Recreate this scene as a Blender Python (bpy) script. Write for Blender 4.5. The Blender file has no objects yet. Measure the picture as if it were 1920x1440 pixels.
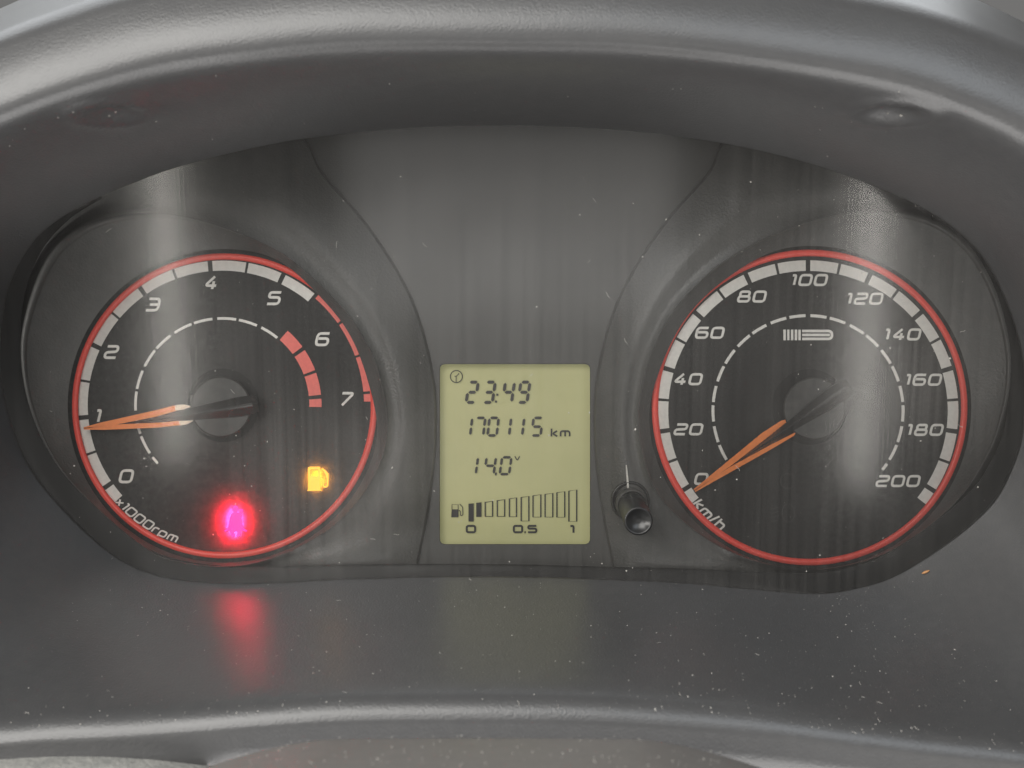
import bpy, math, random
from mathutils import Vector, Matrix

# ------------------------------------------------------------------ scale / camera
U = 0.00015          # metres per photo pixel at the dial plane (1920 px = 0.288 m)
D = 2133.0           # camera distance from the dial plane, in the same units
scene = bpy.context.scene
col = scene.collection
random.seed(11)
R = math.radians

cam_d = bpy.data.cameras.new('camera')
cam = bpy.data.objects.new('camera', cam_d)
col.objects.link(cam)
cam.location = (0, -D * U, 0)
cam.rotation_euler = (R(90), 0, 0)
cam_d.sensor_width = 36
cam_d.lens = 36 * D / 1920
cam_d.clip_start = 0.005
cam_d.clip_end = 50
cam_d.dof.use_dof = True
cam_d.dof.focus_distance = (D - 40) * U
cam_d.dof.aperture_fstop = 20
scene.camera = cam

world = bpy.data.worlds.new('World')
scene.world = world
world.use_nodes = True
wbg = world.node_tree.nodes['Background']
wbg.inputs[0].default_value = (1.0, 0.985, 0.96, 1)
wbg.inputs[1].default_value = 0.16

scene.view_settings.view_transform = 'Standard'
scene.view_settings.look = 'None'
scene.view_settings.exposure = 0.08
scene.view_settings.gamma = 1.0
scene.cycles.use_denoising = True
scene.cycles.transparent_max_bounces = 16
scene.cycles.max_bounces = 4
scene.cycles.diffuse_bounces = 2
scene.cycles.glossy_bounces = 3
scene.cycles.sample_clamp_indirect = 6.0


def area(name, loc, target, sx, sy, power, color):
    l = bpy.data.lights.new(name, 'AREA')
    l.shape = 'RECTANGLE'
    l.size = sx
    l.size_y = sy
    l.energy = power
    l.color = color
    o = bpy.data.objects.new(name, l)
    col.objects.link(o)
    o.location = loc
    d = Vector(target) - Vector(loc)
    o.rotation_euler = d.to_track_quat('-Z', 'Y').to_euler()
    return o


# daylight through the car's glass, with added streak and fill lamps
area('streak_light_left', (-0.50, -0.93, -0.18), (-0.1, 0, 0.03), 0.032, 0.34, 0.40, (1.0, 0.96, 0.88))  # added strip lamp, shaped to put a vertical streak on the cover
area('streak_light_right', (0.52, -0.93, -0.19), (0.1, 0, 0.03), 0.036, 0.38, 0.45, (1.0, 0.96, 0.90))  # its added counterpart for the right-hand streak
area('windscreen_daylight', (-0.10, 0.52, 0.80), (0, -0.05, 0), 1.5, 0.55, 5.0, (0.93, 0.97, 1.0))
area('rear_window_daylight_left', (-0.50, -1.10, 0.80), (0, 0, 0), 1.15, 0.72, 20.0, (1.0, 0.98, 0.94))
area('rear_window_daylight_right', (0.62, -1.10, 0.78), (0, 0, 0), 0.85, 0.66, 5.5, (0.86, 0.93, 1.0))
area('dial_fill_light', (-0.80, -1.35, 0.34), (0, 0, 0), 0.95, 0.26, 8.0, (1.0, 0.975, 0.94))  # added fill from behind the camera, brightens the dial print
area('side_window_daylight_left', (-0.95, -0.55, 0.14), (0.1, 0, 0), 0.5, 0.30, 6.0, (1.0, 0.97, 0.92))
area('cover_veil_light', (0.0, -1.30, -0.17), (0, 0, 0.05), 0.62, 0.24, 0.65, (1.0, 0.98, 0.95))  # added dim panel, mirrored as a veil on the upper cover
area('hood_fill_light', (0.0, -0.48, -0.85), (0, -0.05, 0.05), 2.0, 0.9, 23.0, (1.0, 0.98, 0.96))  # added low fill for the underside of the hood


# ------------------------------------------------------------------ helpers
def W(px, py, d=0.0):
    """photo pixel measured at depth d in front of the dial plane -> world point"""
    k = (D - d) / D
    return Vector(((px - 960) * k * U, -d * U, (720 - py) * k * U))


def mesh_obj(name, verts, faces, mat, parent=None, smooth=True):
    me = bpy.data.meshes.new(name)
    me.from_pydata([tuple(v) for v in verts], [], faces)
    if smooth:
        me.polygons.foreach_set('use_smooth', [True] * len(me.polygons))
    me.update()
    o = bpy.data.objects.new(name, me)
    col.objects.link(o)
    if mat:
        me.materials.append(mat)
    if parent is not None:
        set_parent(o, parent)
    return o


def set_parent(o, p):
    o.parent = p
    base = p.matrix_basis
    if p.parent is not None:
        base = p.parent.matrix_basis @ p.matrix_parent_inverse @ p.matrix_basis
    o.matrix_parent_inverse = base.inverted()


def tag(o, label, cat=None, group=None, kind=None):
    if label:
        o['label'] = label
    if cat:
        o['category'] = cat
    if group:
        o['group'] = group
    if kind:
        o['kind'] = kind
    return o


def empty(name, loc):
    o = bpy.data.objects.new(name, None)
    o.empty_display_size = 0.01
    col.objects.link(o)
    o.location = loc
    return o


class MB:
    def __init__(self):
        self.v = []
        self.f = []

    def add(self, verts, faces):
        b = len(self.v)
        self.v += [tuple(p) for p in verts]
        self.f += [tuple(i + b for i in q) for q in faces]

    def ring_strip(self, a, b, closed=True):
        n = len(a)
        base = len(self.v)
        self.v += [tuple(p) for p in a] + [tuple(p) for p in b]
        for i in range(n if closed else n - 1):
            j = (i + 1) % n
            self.f.append((base + i, base + j, base + n + j, base + n + i))

    def loft(self, rings, closed=True):
        n = len(rings[0])
        base = len(self.v)
        for r in rings:
            self.v += [tuple(p) for p in r]
        for k in range(len(rings) - 1):
            for i in range(n if closed else n - 1):
                j = (i + 1) % n
                self.f.append((base + k * n + i, base + k * n + j, base + (k + 1) * n + j, base + (k + 1) * n + i))

    def fan(self, ring, centre):
        base = len(self.v)
        n = len(ring)
        self.v += [tuple(p) for p in ring] + [tuple(centre)]
        for i in range(n):
            self.f.append((base + i, base + (i + 1) % n, base + n))

    def prism(self, pts2, d0, d1):
        """image-space outline pts2, solid from depth d0 (back) to d1 (front)"""
        n = len(pts2)
        base = len(self.v)
        self.v += [tuple(W(x, y, d1)) for x, y in pts2]
        self.v += [tuple(W(x, y, d0)) for x, y in pts2]
        self.f.append(tuple(base + i for i in range(n)))
        for i in range(n):
            j = (i + 1) % n
            self.f.append((base + i, base + n + i, base + n + j, base + j))

    def build(self, name, mat, parent=None, smooth=True):
        return mesh_obj(name, self.v, self.f, mat, parent, smooth)


def catmull_closed(pts, n):
    """closed Catmull-Rom through tuples, n samples spaced evenly in parameter"""
    m = len(pts)
    out = []
    for k in range(n):
        t = k / n * m
        i = int(t)
        f = t - i
        p0, p1, p2, p3 = (pts[(i + q - 1) % m] for q in range(4))
        out.append(tuple(
            0.5 * (2 * b + (c - a) * f + (2 * a - 5 * b + 4 * c - d) * f * f + (3 * b - a - 3 * c + d) * f ** 3)
            for a, b, c, d in zip(p0, p1, p2, p3)))
    return out


def polar_resample(pts, c, n, smooth=True):
    """closed star-shaped outline -> n points at even angles about c (image coords)"""
    dense = catmull_closed(pts, len(pts) * 24) if smooth else None
    if dense is None:
        dense = []
        for i in range(len(pts)):
            a, b = pts[i], pts[(i + 1) % len(pts)]
            for k in range(24):
                dense.append((a[0] + (b[0] - a[0]) * k / 24, a[1] + (b[1] - a[1]) * k / 24))
    pol = sorted((math.atan2(y - c[1], x - c[0]) % (2 * math.pi), math.hypot(x - c[0], y - c[1])) for x, y in dense)
    out = []
    L = len(pol)
    j = 0
    for k in range(n):
        a = 2 * math.pi * k / n
        while j < L and pol[j][0] < a:
            j += 1
        a1, r1 = pol[j % L]
        a0, r0 = pol[(j - 1) % L]
        if j >= L:
            a1 += 2 * math.pi
        if j == 0:
            a0 -= 2 * math.pi
        f = (a - a0) / max(a1 - a0, 1e-9)
        f = min(max(f, 0), 1)
        r = r0 + (r1 - r0) * f
        out.append((c[0] + r * math.cos(a), c[1] + r * math.sin(a)))
    return out


def lens_depth(px, py):
    x = (px - 960) * 0.95
    return 190 - 0.139 * (py - 236) - x * x / 20000.0


def smoothstep(a, b, x):
    t = min(max((x - a) / (b - a), 0), 1)
    return t * t * (3 - 2 * t)


# ------------------------------------------------------------------ materials
def new_mat(name):
    m = bpy.data.materials.new(name)
    m.use_nodes = True
    nt = m.node_tree
    return m, nt, nt.nodes['Principled BSDF'], nt.nodes['Material Output']


def plastic(name, color, rough=0.45, grain=None, bump=0.15, dist=0.0002, spec=0.5, smudge=0.12, dusty=0.0, coat=0.0):
    """moulded plastic: fine grain relief, uneven gloss, a film of dust"""
    m, nt, p, out = new_mat(name)
    N, L = nt.nodes, nt.links
    tc = N.new('ShaderNodeTexCoord')
    n1 = N.new('ShaderNodeTexNoise')
    n1.inputs['Scale'].default_value = 45
    n1.inputs['Detail'].default_value = 1
    L.new(tc.outputs['Object'], n1.inputs['Vector'])
    mr = N.new('ShaderNodeMapRange')
    mr.inputs['From Min'].default_value = 0.3
    mr.inputs['From Max'].default_value = 0.7
    mr.inputs['To Min'].default_value = max(rough - smudge, 0.05)
    mr.inputs['To Max'].default_value = rough + smudge
    L.new(n1.outputs['Fac'], mr.inputs['Value'])
    L.new(mr.outputs['Result'], p.inputs['Roughness'])
    n2 = N.new('ShaderNodeTexNoise')
    n2.inputs['Scale'].default_value = 330
    n2.inputs['Detail'].default_value = 2
    n2.inputs['Roughness'].default_value = 0.6
    L.new(tc.outputs['Object'], n2.inputs['Vector'])
    mix = N.new('ShaderNodeMix')
    mix.data_type = 'RGBA'
    mix.inputs[6].default_value = (*color, 1)
    mix.inputs[7].default_value = (color[0] * 0.4 + 0.28 * dusty + color[0] * .6, color[1] * 0.4 + 0.265 * dusty + color[1] * .6,
                                   color[2] * 0.4 + 0.24 * dusty + color[2] * .6, 1)
    mr2 = N.new('ShaderNodeMapRange')
    mr2.inputs['From Min'].default_value = 0.35
    mr2.inputs['From Max'].default_value = 0.75
    L.new(n2.outputs['Fac'], mr2.inputs['Value'])
    L.new(mr2.outputs['Result'], mix.inputs[0])
    L.new(mix.outputs[2], p.inputs['Base Color'])
    p.inputs['Specular IOR Level'].default_value = spec
    if coat:
        p.inputs['Coat Weight'].default_value = coat
        p.inputs['Coat Roughness'].default_value = 0.1
    if grain:
        n3 = N.new('ShaderNodeTexNoise')
        n3.inputs['Scale'].default_value = grain
        n3.inputs['Detail'].default_value = 1
        L.new(tc.outputs['Object'], n3.inputs['Vector'])
        b = N.new('ShaderNodeBump')
        b.inputs['Strength'].default_value = bump
        b.inputs['Distance'].default_value = dist
        L.new(n3.outputs['Fac'], b.inputs['Height'])
        L.new(b.outputs['Normal'], p.inputs['Normal'])
    return m


def plain(name, color, rough=0.5, emis=None, estr=0.0, spec=0.5):
    m, nt, p, out = new_mat(name)
    N, L = nt.nodes, nt.links
    tc = N.new('ShaderNodeTexCoord')
    n = N.new('ShaderNodeTexNoise')
    n.inputs['Scale'].default_value = 900
    n.inputs['Detail'].default_value = 1
    L.new(tc.outputs['Object'], n.inputs['Vector'])
    mix = N.new('ShaderNodeMix')
    mix.data_type = 'RGBA'
    mix.inputs[6].default_value = (color[0] * .88, color[1] * .88, color[2] * .88, 1)
    mix.inputs[7].default_value = (min(color[0] * 1.1, 1), min(color[1] * 1.1, 1), min(color[2] * 1.1, 1), 1)
    L.new(n.outputs['Fac'], mix.inputs[0])
    L.new(mix.outputs[2], p.inputs['Base Color'])
    p.inputs['Roughness'].default_value = rough
    p.inputs['Specular IOR Level'].default_value = spec
    if emis:
        p.inputs['Emission Color'].default_value = (*emis, 1)
        p.inputs['Emission Strength'].default_value = estr
    return m


M = {}
M['shroud'] = plastic('shroud_plastic', (0.050, 0.050, 0.051), 0.34, grain=1800, bump=0.36, dist=0.00016, dusty=0.02, smudge=0.015, spec=0.6)
M['pod'] = plastic('pod_plastic', (0.072, 0.072, 0.070), 0.45, grain=1500, bump=0.75, dist=0.00016, dusty=0.04)
M['panel'] = plastic('panel_plastic', (0.060, 0.0595, 0.058), 0.5, grain=2500, bump=0.08, dist=0.0001, dusty=0.03)
M['column'] = plastic('column_plastic', (0.15, 0.142, 0.135), 0.55, grain=1100, bump=0.15, dist=0.0002, dusty=0.05)
M['trim'] = plastic('trim_plastic', (0.20, 0.20, 0.19), 0.6, grain=900, bump=0.7, dist=0.0004, dusty=0.3)
M['black'] = plastic('black_plastic', (0.012, 0.012, 0.012), 0.3, grain=2500, bump=0.05, dist=0.0001)
M['shade_black'] = plastic('shade_black_plastic', (0.010, 0.010, 0.010), 0.45, grain=2500, bump=0.1, dist=0.0001, dusty=0.0, spec=0.15)  # near-black, stands in for shade round the opening and the hubs
M['spine'] = plastic('spine_plastic', (0.016, 0.016, 0.016), 0.28, grain=2500, bump=0.05, dist=0.0001)
M['hub'] = plastic('hub_plastic', (0.024, 0.024, 0.023), 0.5, grain=2500, bump=0.1, dist=0.0001, dusty=0.08)
M['knob'] = plastic('knob_plastic', (0.014, 0.014, 0.014), 0.3, grain=3000, bump=0.04, dist=0.0001)
M['white'] = plain('white_print', (0.73, 0.715, 0.675), 0.55)
M['red'] = plain('red_print', (0.82, 0.16, 0.13), 0.5)
M['ring'] = plain('red_ring_plastic', (0.93, 0.085, 0.06), 0.35)
M['orange'] = plain('orange_needle', (0.85, 0.22, 0.03), 0.4)
M['cream'] = plain('cream_needle_end', (0.85, 0.66, 0.50), 0.4)
M['ink'] = plain('lcd_ink', (0.018, 0.018, 0.016), 0.5)
M['ghost'] = plain('unlit_symbol', (0.034, 0.033, 0.032), 0.5)
M['belt'] = plain('belt_symbol_lit', (0.6, 0.05, 0.3), 0.5, (1.0, 0.003, 0.075), 5.0)
M['fuel'] = plain('fuel_symbol_lit', (0.8, 0.5, 0.1), 0.5, (1.0, 0.44, 0.012), 1.15)
M['dust'] = plain('dust_grains', (0.40, 0.385, 0.355), 0.9)
M['husk'] = plain('seed_husk', (0.30, 0.15, 0.06), 0.6)

# dial film: dark print on translucent film, so a lamp behind it shows through
def film():
    m, nt, p, out = new_mat('dial_film')
    N, L = nt.nodes, nt.links
    tc = N.new('ShaderNodeTexCoord')
    n = N.new('ShaderNodeTexNoise')
    n.inputs['Scale'].default_value = 70
    n.inputs['Detail'].default_value = 2
    L.new(tc.outputs['Object'], n.inputs['Vector'])
    mix = N.new('ShaderNodeMix')
    mix.data_type = 'RGBA'
    mix.inputs[6].default_value = (0.008, 0.008, 0.008, 1)
    mix.inputs[7].default_value = (0.018, 0.017, 0.016, 1)
    L.new(n.outputs['Fac'], mix.inputs[0])
    L.new(mix.outputs[2], p.inputs['Base Color'])
    p.inputs['Roughness'].default_value = 0.5
    p.inputs['Specular IOR Level'].default_value = 0.25
    tr = N.new('ShaderNodeBsdfTranslucent')
    tr.inputs['Color'].default_value = (0.9, 0.9, 0.9, 1)
    ms = N.new('ShaderNodeMixShader')
    # film density is uneven: mottled light leak
    n2 = N.new('ShaderNodeTexNoise')
    n2.inputs['Scale'].default_value = 500
    n2.inputs['Detail'].default_value = 3
    n2.inputs['Roughness'].default_value = 0.7
    L.new(tc.outputs['Object'], n2.inputs['Vector'])
    mr = N.new('ShaderNodeMapRange')
    mr.inputs['From Min'].default_value = 0.35
    mr.inputs['From Max'].default_value = 0.68
    mr.inputs['To Min'].default_value = 0.015
    mr.inputs['To Max'].default_value = 0.05
    L.new(n2.outputs['Fac'], mr.inputs['Value'])
    L.new(mr.outputs['Result'], ms.inputs[0])
    L.new(p.outputs[0], ms.inputs[1])
    L.new(tr.outputs[0], ms.inputs[2])
    L.new(ms.outputs[0], out.inputs['Surface'])
    return m


M['film'] = film()


def lcd_mat():
    m, nt, p, out = new_mat('lcd_back')
    N, L = nt.nodes, nt.links
    tc = N.new('ShaderNodeTexCoord')
    n = N.new('ShaderNodeTexNoise')
    n.inputs['Scale'].default_value = 55
    n.inputs['Detail'].default_value = 3
    L.new(tc.outputs['Object'], n.inputs['Vector'])
    mix = N.new('ShaderNodeMix')
    mix.data_type = 'RGBA'
    mix.inputs[6].default_value = (0.31, 0.305, 0.165, 1)
    mix.inputs[7].default_value = (0.46, 0.44, 0.24, 1)  # mottled base colour stands in for uneven backlight
    L.new(n.outputs['Fac'], mix.inputs[0])
    L.new(mix.outputs[2], p.inputs['Base Color'])
    p.inputs['Roughness'].default_value = 0.35
    p.inputs['Emission Color'].default_value = (0.62, 0.62, 0.24, 1)
    p.inputs['Emission Strength'].default_value = 0.18
    return m


M['lcd'] = lcd_mat()


def lens_mat():
    """clear acrylic cover, polished in vertical strokes, with a thin film of dust"""
    m, nt, p, out = new_mat('clear_cover')
    N, L = nt.nodes, nt.links
    N.remove(p)
    tc = N.new('ShaderNodeTexCoord')
    mp = N.new('ShaderNodeMapping')
    mp.inputs['Scale'].default_value = (1700, 60, 30)
    L.new(tc.outputs['Object'], mp.inputs['Vector'])
    st = N.new('ShaderNodeTexNoise')
    st.inputs['Scale'].default_value = 1.0
    st.inputs['Detail'].default_value = 0
    L.new(mp.outputs[0], st.inputs['Vector'])
    b = N.new('ShaderNodeBump')
    b.inputs['Strength'].default_value = 0.035
    b.inputs['Distance'].default_value = 0.0001
    L.new(st.outputs['Fac'], b.inputs['Height'])
    tr = N.new('ShaderNodeBsdfTransparent')
    tr.inputs['Color'].default_value = (0.97, 0.97, 0.965, 1)
    gl = N.new('ShaderNodeBsdfGlossy')
    gl.inputs['Roughness'].default_value = 0.13
    gl.inputs['Color'].default_value = (1, 1, 1, 1)
    L.new(b.outputs['Normal'], gl.inputs['Normal'])
    fr = N.new('ShaderNodeFresnel')
    fr.inputs['IOR'].default_value = 1.49
    ms = N.new('ShaderNodeMixShader')
    L.new(fr.outputs[0], ms.inputs[0])
    L.new(tr.outputs[0], ms.inputs[1])
    L.new(gl.outputs[0], ms.inputs[2])
    df = N.new('ShaderNodeBsdfDiffuse')
    df.inputs['Color'].default_value = (0.80, 0.77, 0.73, 1)
    n = N.new('ShaderNodeTexNoise')
    n.inputs['Scale'].default_value = 14
    n.inputs['Detail'].default_value = 3
    n.inputs['Roughness'].default_value = 0.65
    L.new(tc.outputs['Object'], n.inputs['Vector'])
    mr = N.new('ShaderNodeMapRange')
    mr.inputs['From Min'].default_value = 0.16
    mr.inputs['From Max'].default_value = 0.70
    mr.inputs['To Min'].default_value = 0.007
    mr.inputs['To Max'].default_value = 0.032
    L.new(n.outputs['Fac'], mr.inputs['Value'])
    # thicker dust where a wipe left it: lower right of the rev counter, right of the speedometer
    dust_sum = mr.outputs['Result']
    for (cx, cy), rad, amt in (((600, 900), 230, 0.085), ((1700, 720), 170, 0.035)):
        c = W(cx, cy, lens_depth(cx, cy))
        vm = N.new('ShaderNodeVectorMath')
        vm.operation = 'DISTANCE'
        L.new(tc.outputs['Object'], vm.inputs[0])
        vm.inputs[1].default_value = c
        g = N.new('ShaderNodeMapRange')
        g.interpolation_type = 'SMOOTHSTEP'
        g.inputs['From Min'].default_value = rad * U
        g.inputs['From Max'].default_value = 0.0
        g.inputs['To Max'].default_value = amt
        L.new(vm.outputs['Value'], g.inputs['Value'])
        mu = N.new('ShaderNodeMath')
        mu.operation = 'MULTIPLY_ADD'
        L.new(g.outputs['Result'], mu.inputs[0])
        L.new(n.outputs['Fac'], mu.inputs[1])
        L.new(dust_sum, mu.inputs[2])
        dust_sum = mu.outputs[0]
    # vertical wipe marks in the dust film
    mp2 = N.new('ShaderNodeMapping')
    mp2.inputs['Scale'].default_value = (620, 20, 9)
    L.new(tc.outputs['Object'], mp2.inputs['Vector'])
    wn = N.new('ShaderNodeTexNoise')
    wn.inputs['Scale'].default_value = 1.0
    wn.inputs['Detail'].default_value = 2
    L.new(mp2.outputs[0], wn.inputs['Vector'])
    wr = N.new('ShaderNodeMapRange')
    wr.inputs['From Min'].default_value = 0.3
    wr.inputs['From Max'].default_value = 0.7
    wr.inputs['To Min'].default_value = 0.74
    wr.inputs['To Max'].default_value = 1.30
    L.new(wn.outputs['Fac'], wr.inputs['Value'])
    wm = N.new('ShaderNodeMath')
    wm.operation = 'MULTIPLY'
    L.new(dust_sum, wm.inputs[0])
    L.new(wr.outputs['Result'], wm.inputs[1])
    ms2 = N.new('ShaderNodeMixShader')
    L.new(wm.outputs[0], ms2.inputs[0])
    L.new(ms.outputs[0], ms2.inputs[1])
    L.new(df.outputs[0], ms2.inputs[2])
    L.new(ms2.outputs[0], out.inputs['Surface'])
    return m


M['lens'] = lens_mat()


# ------------------------------------------------------------------ binnacle shroud
# (opening x, y) | (highlight edge of the front lip x, y)
LOOP = [
    ((960, 236), (960, 64)), ((1130, 242), (1150, 66)), ((1300, 260), (1330, 84)), ((1470, 294), (1510, 111)),
    ((1620, 342), (1680, 142)), ((1750, 402), (1813, 188)), ((1840, 480), (1960, 258)), ((1895, 590), (2140, 400)),
    ((1920, 700), (2290, 640)), ((1916, 810), (2330, 900)), ((1890, 890), (2280, 1150)), ((1854, 948), (2180, 1400)),
    ((1780, 1013), (2080, 1442)), ((1680, 1077), (1920, 1418)), ((1600, 1103), (1740, 1398)), ((1527, 1112), (1600, 1380)), ((1413, 1104), (1450, 1360)),
    ((1280, 1092), (1300, 1346)), ((1120, 1085), (1130, 1335)), ((960, 1081), (960, 1331)), ((800, 1081), (790, 1331)),
    ((640, 1086), (620, 1334)), ((520, 1092), (480, 1344)), ((430, 1094), (360, 1354)), ((330, 1085), (220, 1364)), ((260, 1066), (90, 1370)), ((190, 1022), (-60, 1376)),
    ((104, 937), (-220, 1330)), ((54, 870), (-340, 1150)), ((25, 804), (-400, 960)), ((6, 730), (-410, 760)), ((0, 650), (-360, 560)),
    ((16, 540), (-230, 360)), ((62, 455), (-80, 243)), ((125, 402), (30, 192)), ((200, 364), (150, 149)), ((333, 314), (300, 106)), ((500, 273), (470, 81)),
    ((640, 252), (640, 64)), ((800, 239), (800, 62)),
]
NB = 480
LIP_D = 520
loopC0 = catmull_closed([(a[0], a[1]) for a, b in LOOP], NB)
loopLip = catmull_closed([(b[0], b[1]) for a, b in LOOP], NB)


def v3(p):
    return Vector(p)


DIMPLES = [((210, 214), 1.5), ((1672, 212), 1.9)]


def binnacle_section(i):
    """list of world points (in px units *U) along the section i, inside to outside"""
    c0 = W(loopC0[i][0], loopC0[i][1], lens_depth(*loopC0[i]) - 6) / U
    lip = W(loopLip[i][0], loopLip[i][1], LIP_D) / U
    o = Vector((lip.x * 0.35, 0, lip.z))
    if o.length < 1:
        o = Vector((0, 0, 1))
    o.normalize()
    up = smoothstep(-0.25, 0.75, o.z)
    r1 = 47 + 39 * up          # radius from the inner face to the highlight
    r2 = 44 + 116 * up         # radius beyond it
    phi_ref = R(64 + 25 * up)
    phi_max = R(92 + 60 * up)
    fwd = Vector((0, -1, 0))

    def arc(ph):
        return fwd * math.sin(ph) + o * (1 - math.cos(ph))
    phi0 = 0.0
    for _ in range(6):
        c1 = lip - (arc(phi_ref) - arc(phi0)) * r1
        dl = c1 - c0
        phi0 = math.atan2(dl.dot(o), dl.dot(fwd))
        phi0 = min(phi0, phi_ref - 0.2)
    pts = []
    n_lin = 26
    for k in range(n_lin):
        s = k / n_lin
        pts.append(c0.lerp(c1, s))
    n_arc = 26
    n_a = 13
    dep = (lip - c0).dot(fwd)
    hgt = (lip - c0).dot(o)
    q1 = c0 + fwd * dep * 0.40
    q2 = lip - o * max(hgt * 0.85, 38) - fwd * 2.0
    bez = []
    for k in range(n_lin + n_a):
        t = k / (n_lin + n_a)
        bez.append(c0 * (1 - t) ** 3 + q1 * 3 * t * (1 - t) ** 2 + q2 * 3 * t * t * (1 - t) + lip * t ** 3)
    for k in range(n_a):
        ph = phi0 + (phi_ref - phi0) * k / n_a
        pts.append(c1 + (arc(ph) - arc(phi0)) * r1)
    for k in range(n_lin + n_a):
        pts[k] = pts[k].lerp(bez[k], smoothstep(0.45, 0.8, up))
    for k in range(n_arc - n_a + 1):
        ph = phi_ref + (phi_max - phi_ref) * k / (n_arc - n_a)
        pts.append(lip + (arc(ph) - arc(phi_ref)) * r2)
    # ease the curvature in and out of the bend
    for _ in range(int(25 - 5 * up)):
        q = [p.copy() for p in pts]
        for k in range(4, n_lin + n_a + 8):
            pts[k] = q[k] * 0.5 + (q[k - 1] + q[k + 1]) * 0.25
    # flat continuation
    t = (pts[-1] - pts[-2]).normalized()
    ext = 44 + 282 * up
    pts.append(pts[-1] + t * ext * 0.5)
    pts.append(pts[-1] + t * ext * 0.5)
    # turned-under edge of the lower lip
    if up < 0.5:
        pts.append(pts[-1] + Vector((0, 8, 0)) + o * 8)
        pts.append(pts[-1] + Vector((0, 160, 0)) + o * 4)
    else:
        pts.append(pts[-1] + t * 10)
        pts.append(pts[-1] + t * 10)
    return pts


sections = [binnacle_section(i) for i in range(NB)]


def project(p):
    k = D / (D + p.y)
    return 960 + p.x * k, 720 - p.z * k


for s in sections:
    for q in range(len(s)):
        p = s[q]
        if p.z < 300:
            continue
        x, y = project(p)
        for (cx, cy), amt in DIMPLES:
            ex, ey = (x - cx) / 58, (y - cy) / 15
            r2 = ex * ex + ey * ey
            if r2 < 9:
                h = amt * (7 * math.exp(-r2 * 1.3) - 3.2 * math.exp(-((math.sqrt(r2) - 1.25) ** 2) * 6))
                s[q] = p + Vector((0, 0, h))

mb = MB()
rings = [[sections[i][q] * U for i in range(NB)] for q in range(len(sections[0]))]
mb.loft(rings)
shroud = mb.build('instrument_hood', M['shroud'])
tag(shroud, 'dark grey plastic dashboard hood and shelf enclosing the two gauges', 'dashboard')


# ------------------------------------------------------------------ instrument cluster
cluster = empty('instrument_cluster', W(960, 1080, 20))
tag(cluster, 'car instrument cluster with rev counter, trip display and speedometer', 'instrument cluster')

# sealed back of the cluster (keeps stray light out)
mb = MB()
back = [W(x, y, -160) for x, y in ((-30, 180), (1950, 180), (1950, 1150), (-30, 1150))]
front = [W(x, y, -25) for x, y in ((-60, 160), (1980, 160), (1980, 1170), (-60, 1170))]
mb.ring_strip(front, back)
mb.add(back, [(0, 1, 2, 3)])
mb.build('rear_housing', M['black'], cluster, smooth=False)

# centre panel with the display opening
NPOL = 256
LCX, LCY = 966, 851


def rounded_rect(x0, y0, x1, y1, r, seg=6):
    out = []
    for cx, cy, a0 in ((x1 - r, y0 + r, -90), (x1 - r, y1 - r, 0), (x0 + r, y1 - r, 90), (x0 + r, y0 + r, 180)):
        for k in range(seg + 1):
            a = R(a0 + 90 * k / seg)
            out.append((cx + r * math.cos(a), cy + r * math.sin(a)))
    return out


pan_left = [(545, 225), (572, 320), (655, 430), (733, 560), (776, 700), (780, 820), (768, 940), (738, 1110)]
pan = pan_left + [(1932 - x, y) for x, y in reversed(pan_left)]
pan_loop = polar_resample(pan, (LCX, LCY), NPOL, smooth=False)
win = polar_resample(rounded_rect(825, 683, 1106, 1020, 8), (LCX, LCY), NPOL, smooth=False)


def scaled(loop, c, off):
    out = []
    for x, y in loop:
        dx, dy = x - c[0], y - c[1]
        r = math.hypot(dx, dy)
        out.append((c[0] + dx * (r + off) / r, c[1] + dy * (r + off) / r))
    return out


mb = MB()
w1 = [W(x, y, -24) for x, y in scaled(win, (LCX, LCY), 1)]
w2 = [W(x, y, 0) for x, y in win]
w3 = [W(x, y, 1.5) for x, y in scaled(win, (LCX, LCY), 2)]
pl_rings = [w3]
for f in (0.15, 0.4, 0.7, 1.0):
    pl_rings.append([W(a[0] + (b[0] - a[0]) * f, a[1] + (b[1] - a[1]) * f, 1.5) for a, b in zip(scaled(win, (LCX, LCY), 2), pan_loop)])
mb.ring_strip(w1, w2)
mb.ring_strip(w2, w3)
mb.loft(pl_rings)
mb.build('centre_panel', M['panel'], cluster)

# black strip round the opening: lower step, plus painted-in shade along the flanks
SHADE_STRIP = [(190, 368, 4), (125, 402, 10), (62, 455, 22), (16, 540, 32), (0, 650, 38), (6, 730, 40), (25, 804, 42), (54, 870, 44), (104, 937, 46), (190, 1022, 46), (260, 1066, 42), (330, 1085, 36), (430, 1094, 32),
        (520, 1092, 30), (640, 1086, 27), (800, 1081, 24), (960, 1081, 23), (1120, 1085, 23), (1280, 1092, 26), (1413, 1104, 32), (1527, 1112, 38),
        (1600, 1103, 40), (1680, 1077, 42), (1780, 1013, 44), (1854, 948, 44), (1890, 890, 40), (1916, 810, 34), (1920, 700, 28), (1895, 590, 20), (1840, 480, 14), (1750, 402, 6)]
mb = MB()
inn, mid_, out_ = [], [], []
for k, (x, y, w) in enumerate(SHADE_STRIP):
    a, b = SHADE_STRIP[max(k - 1, 0)], SHADE_STRIP[min(k + 1, len(SHADE_STRIP) - 1)]
    t = Vector((b[0] - a[0], b[1] - a[1])).normalized()
    nv = Vector((t.y, -t.x))
    inn.append((x + nv.x * w, y + nv.y * w))
    mid_.append((x + nv.x * w * 0.8, y + nv.y * w * 0.8))
    out_.append((x - nv.x * 12, y - nv.y * 12))


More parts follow.
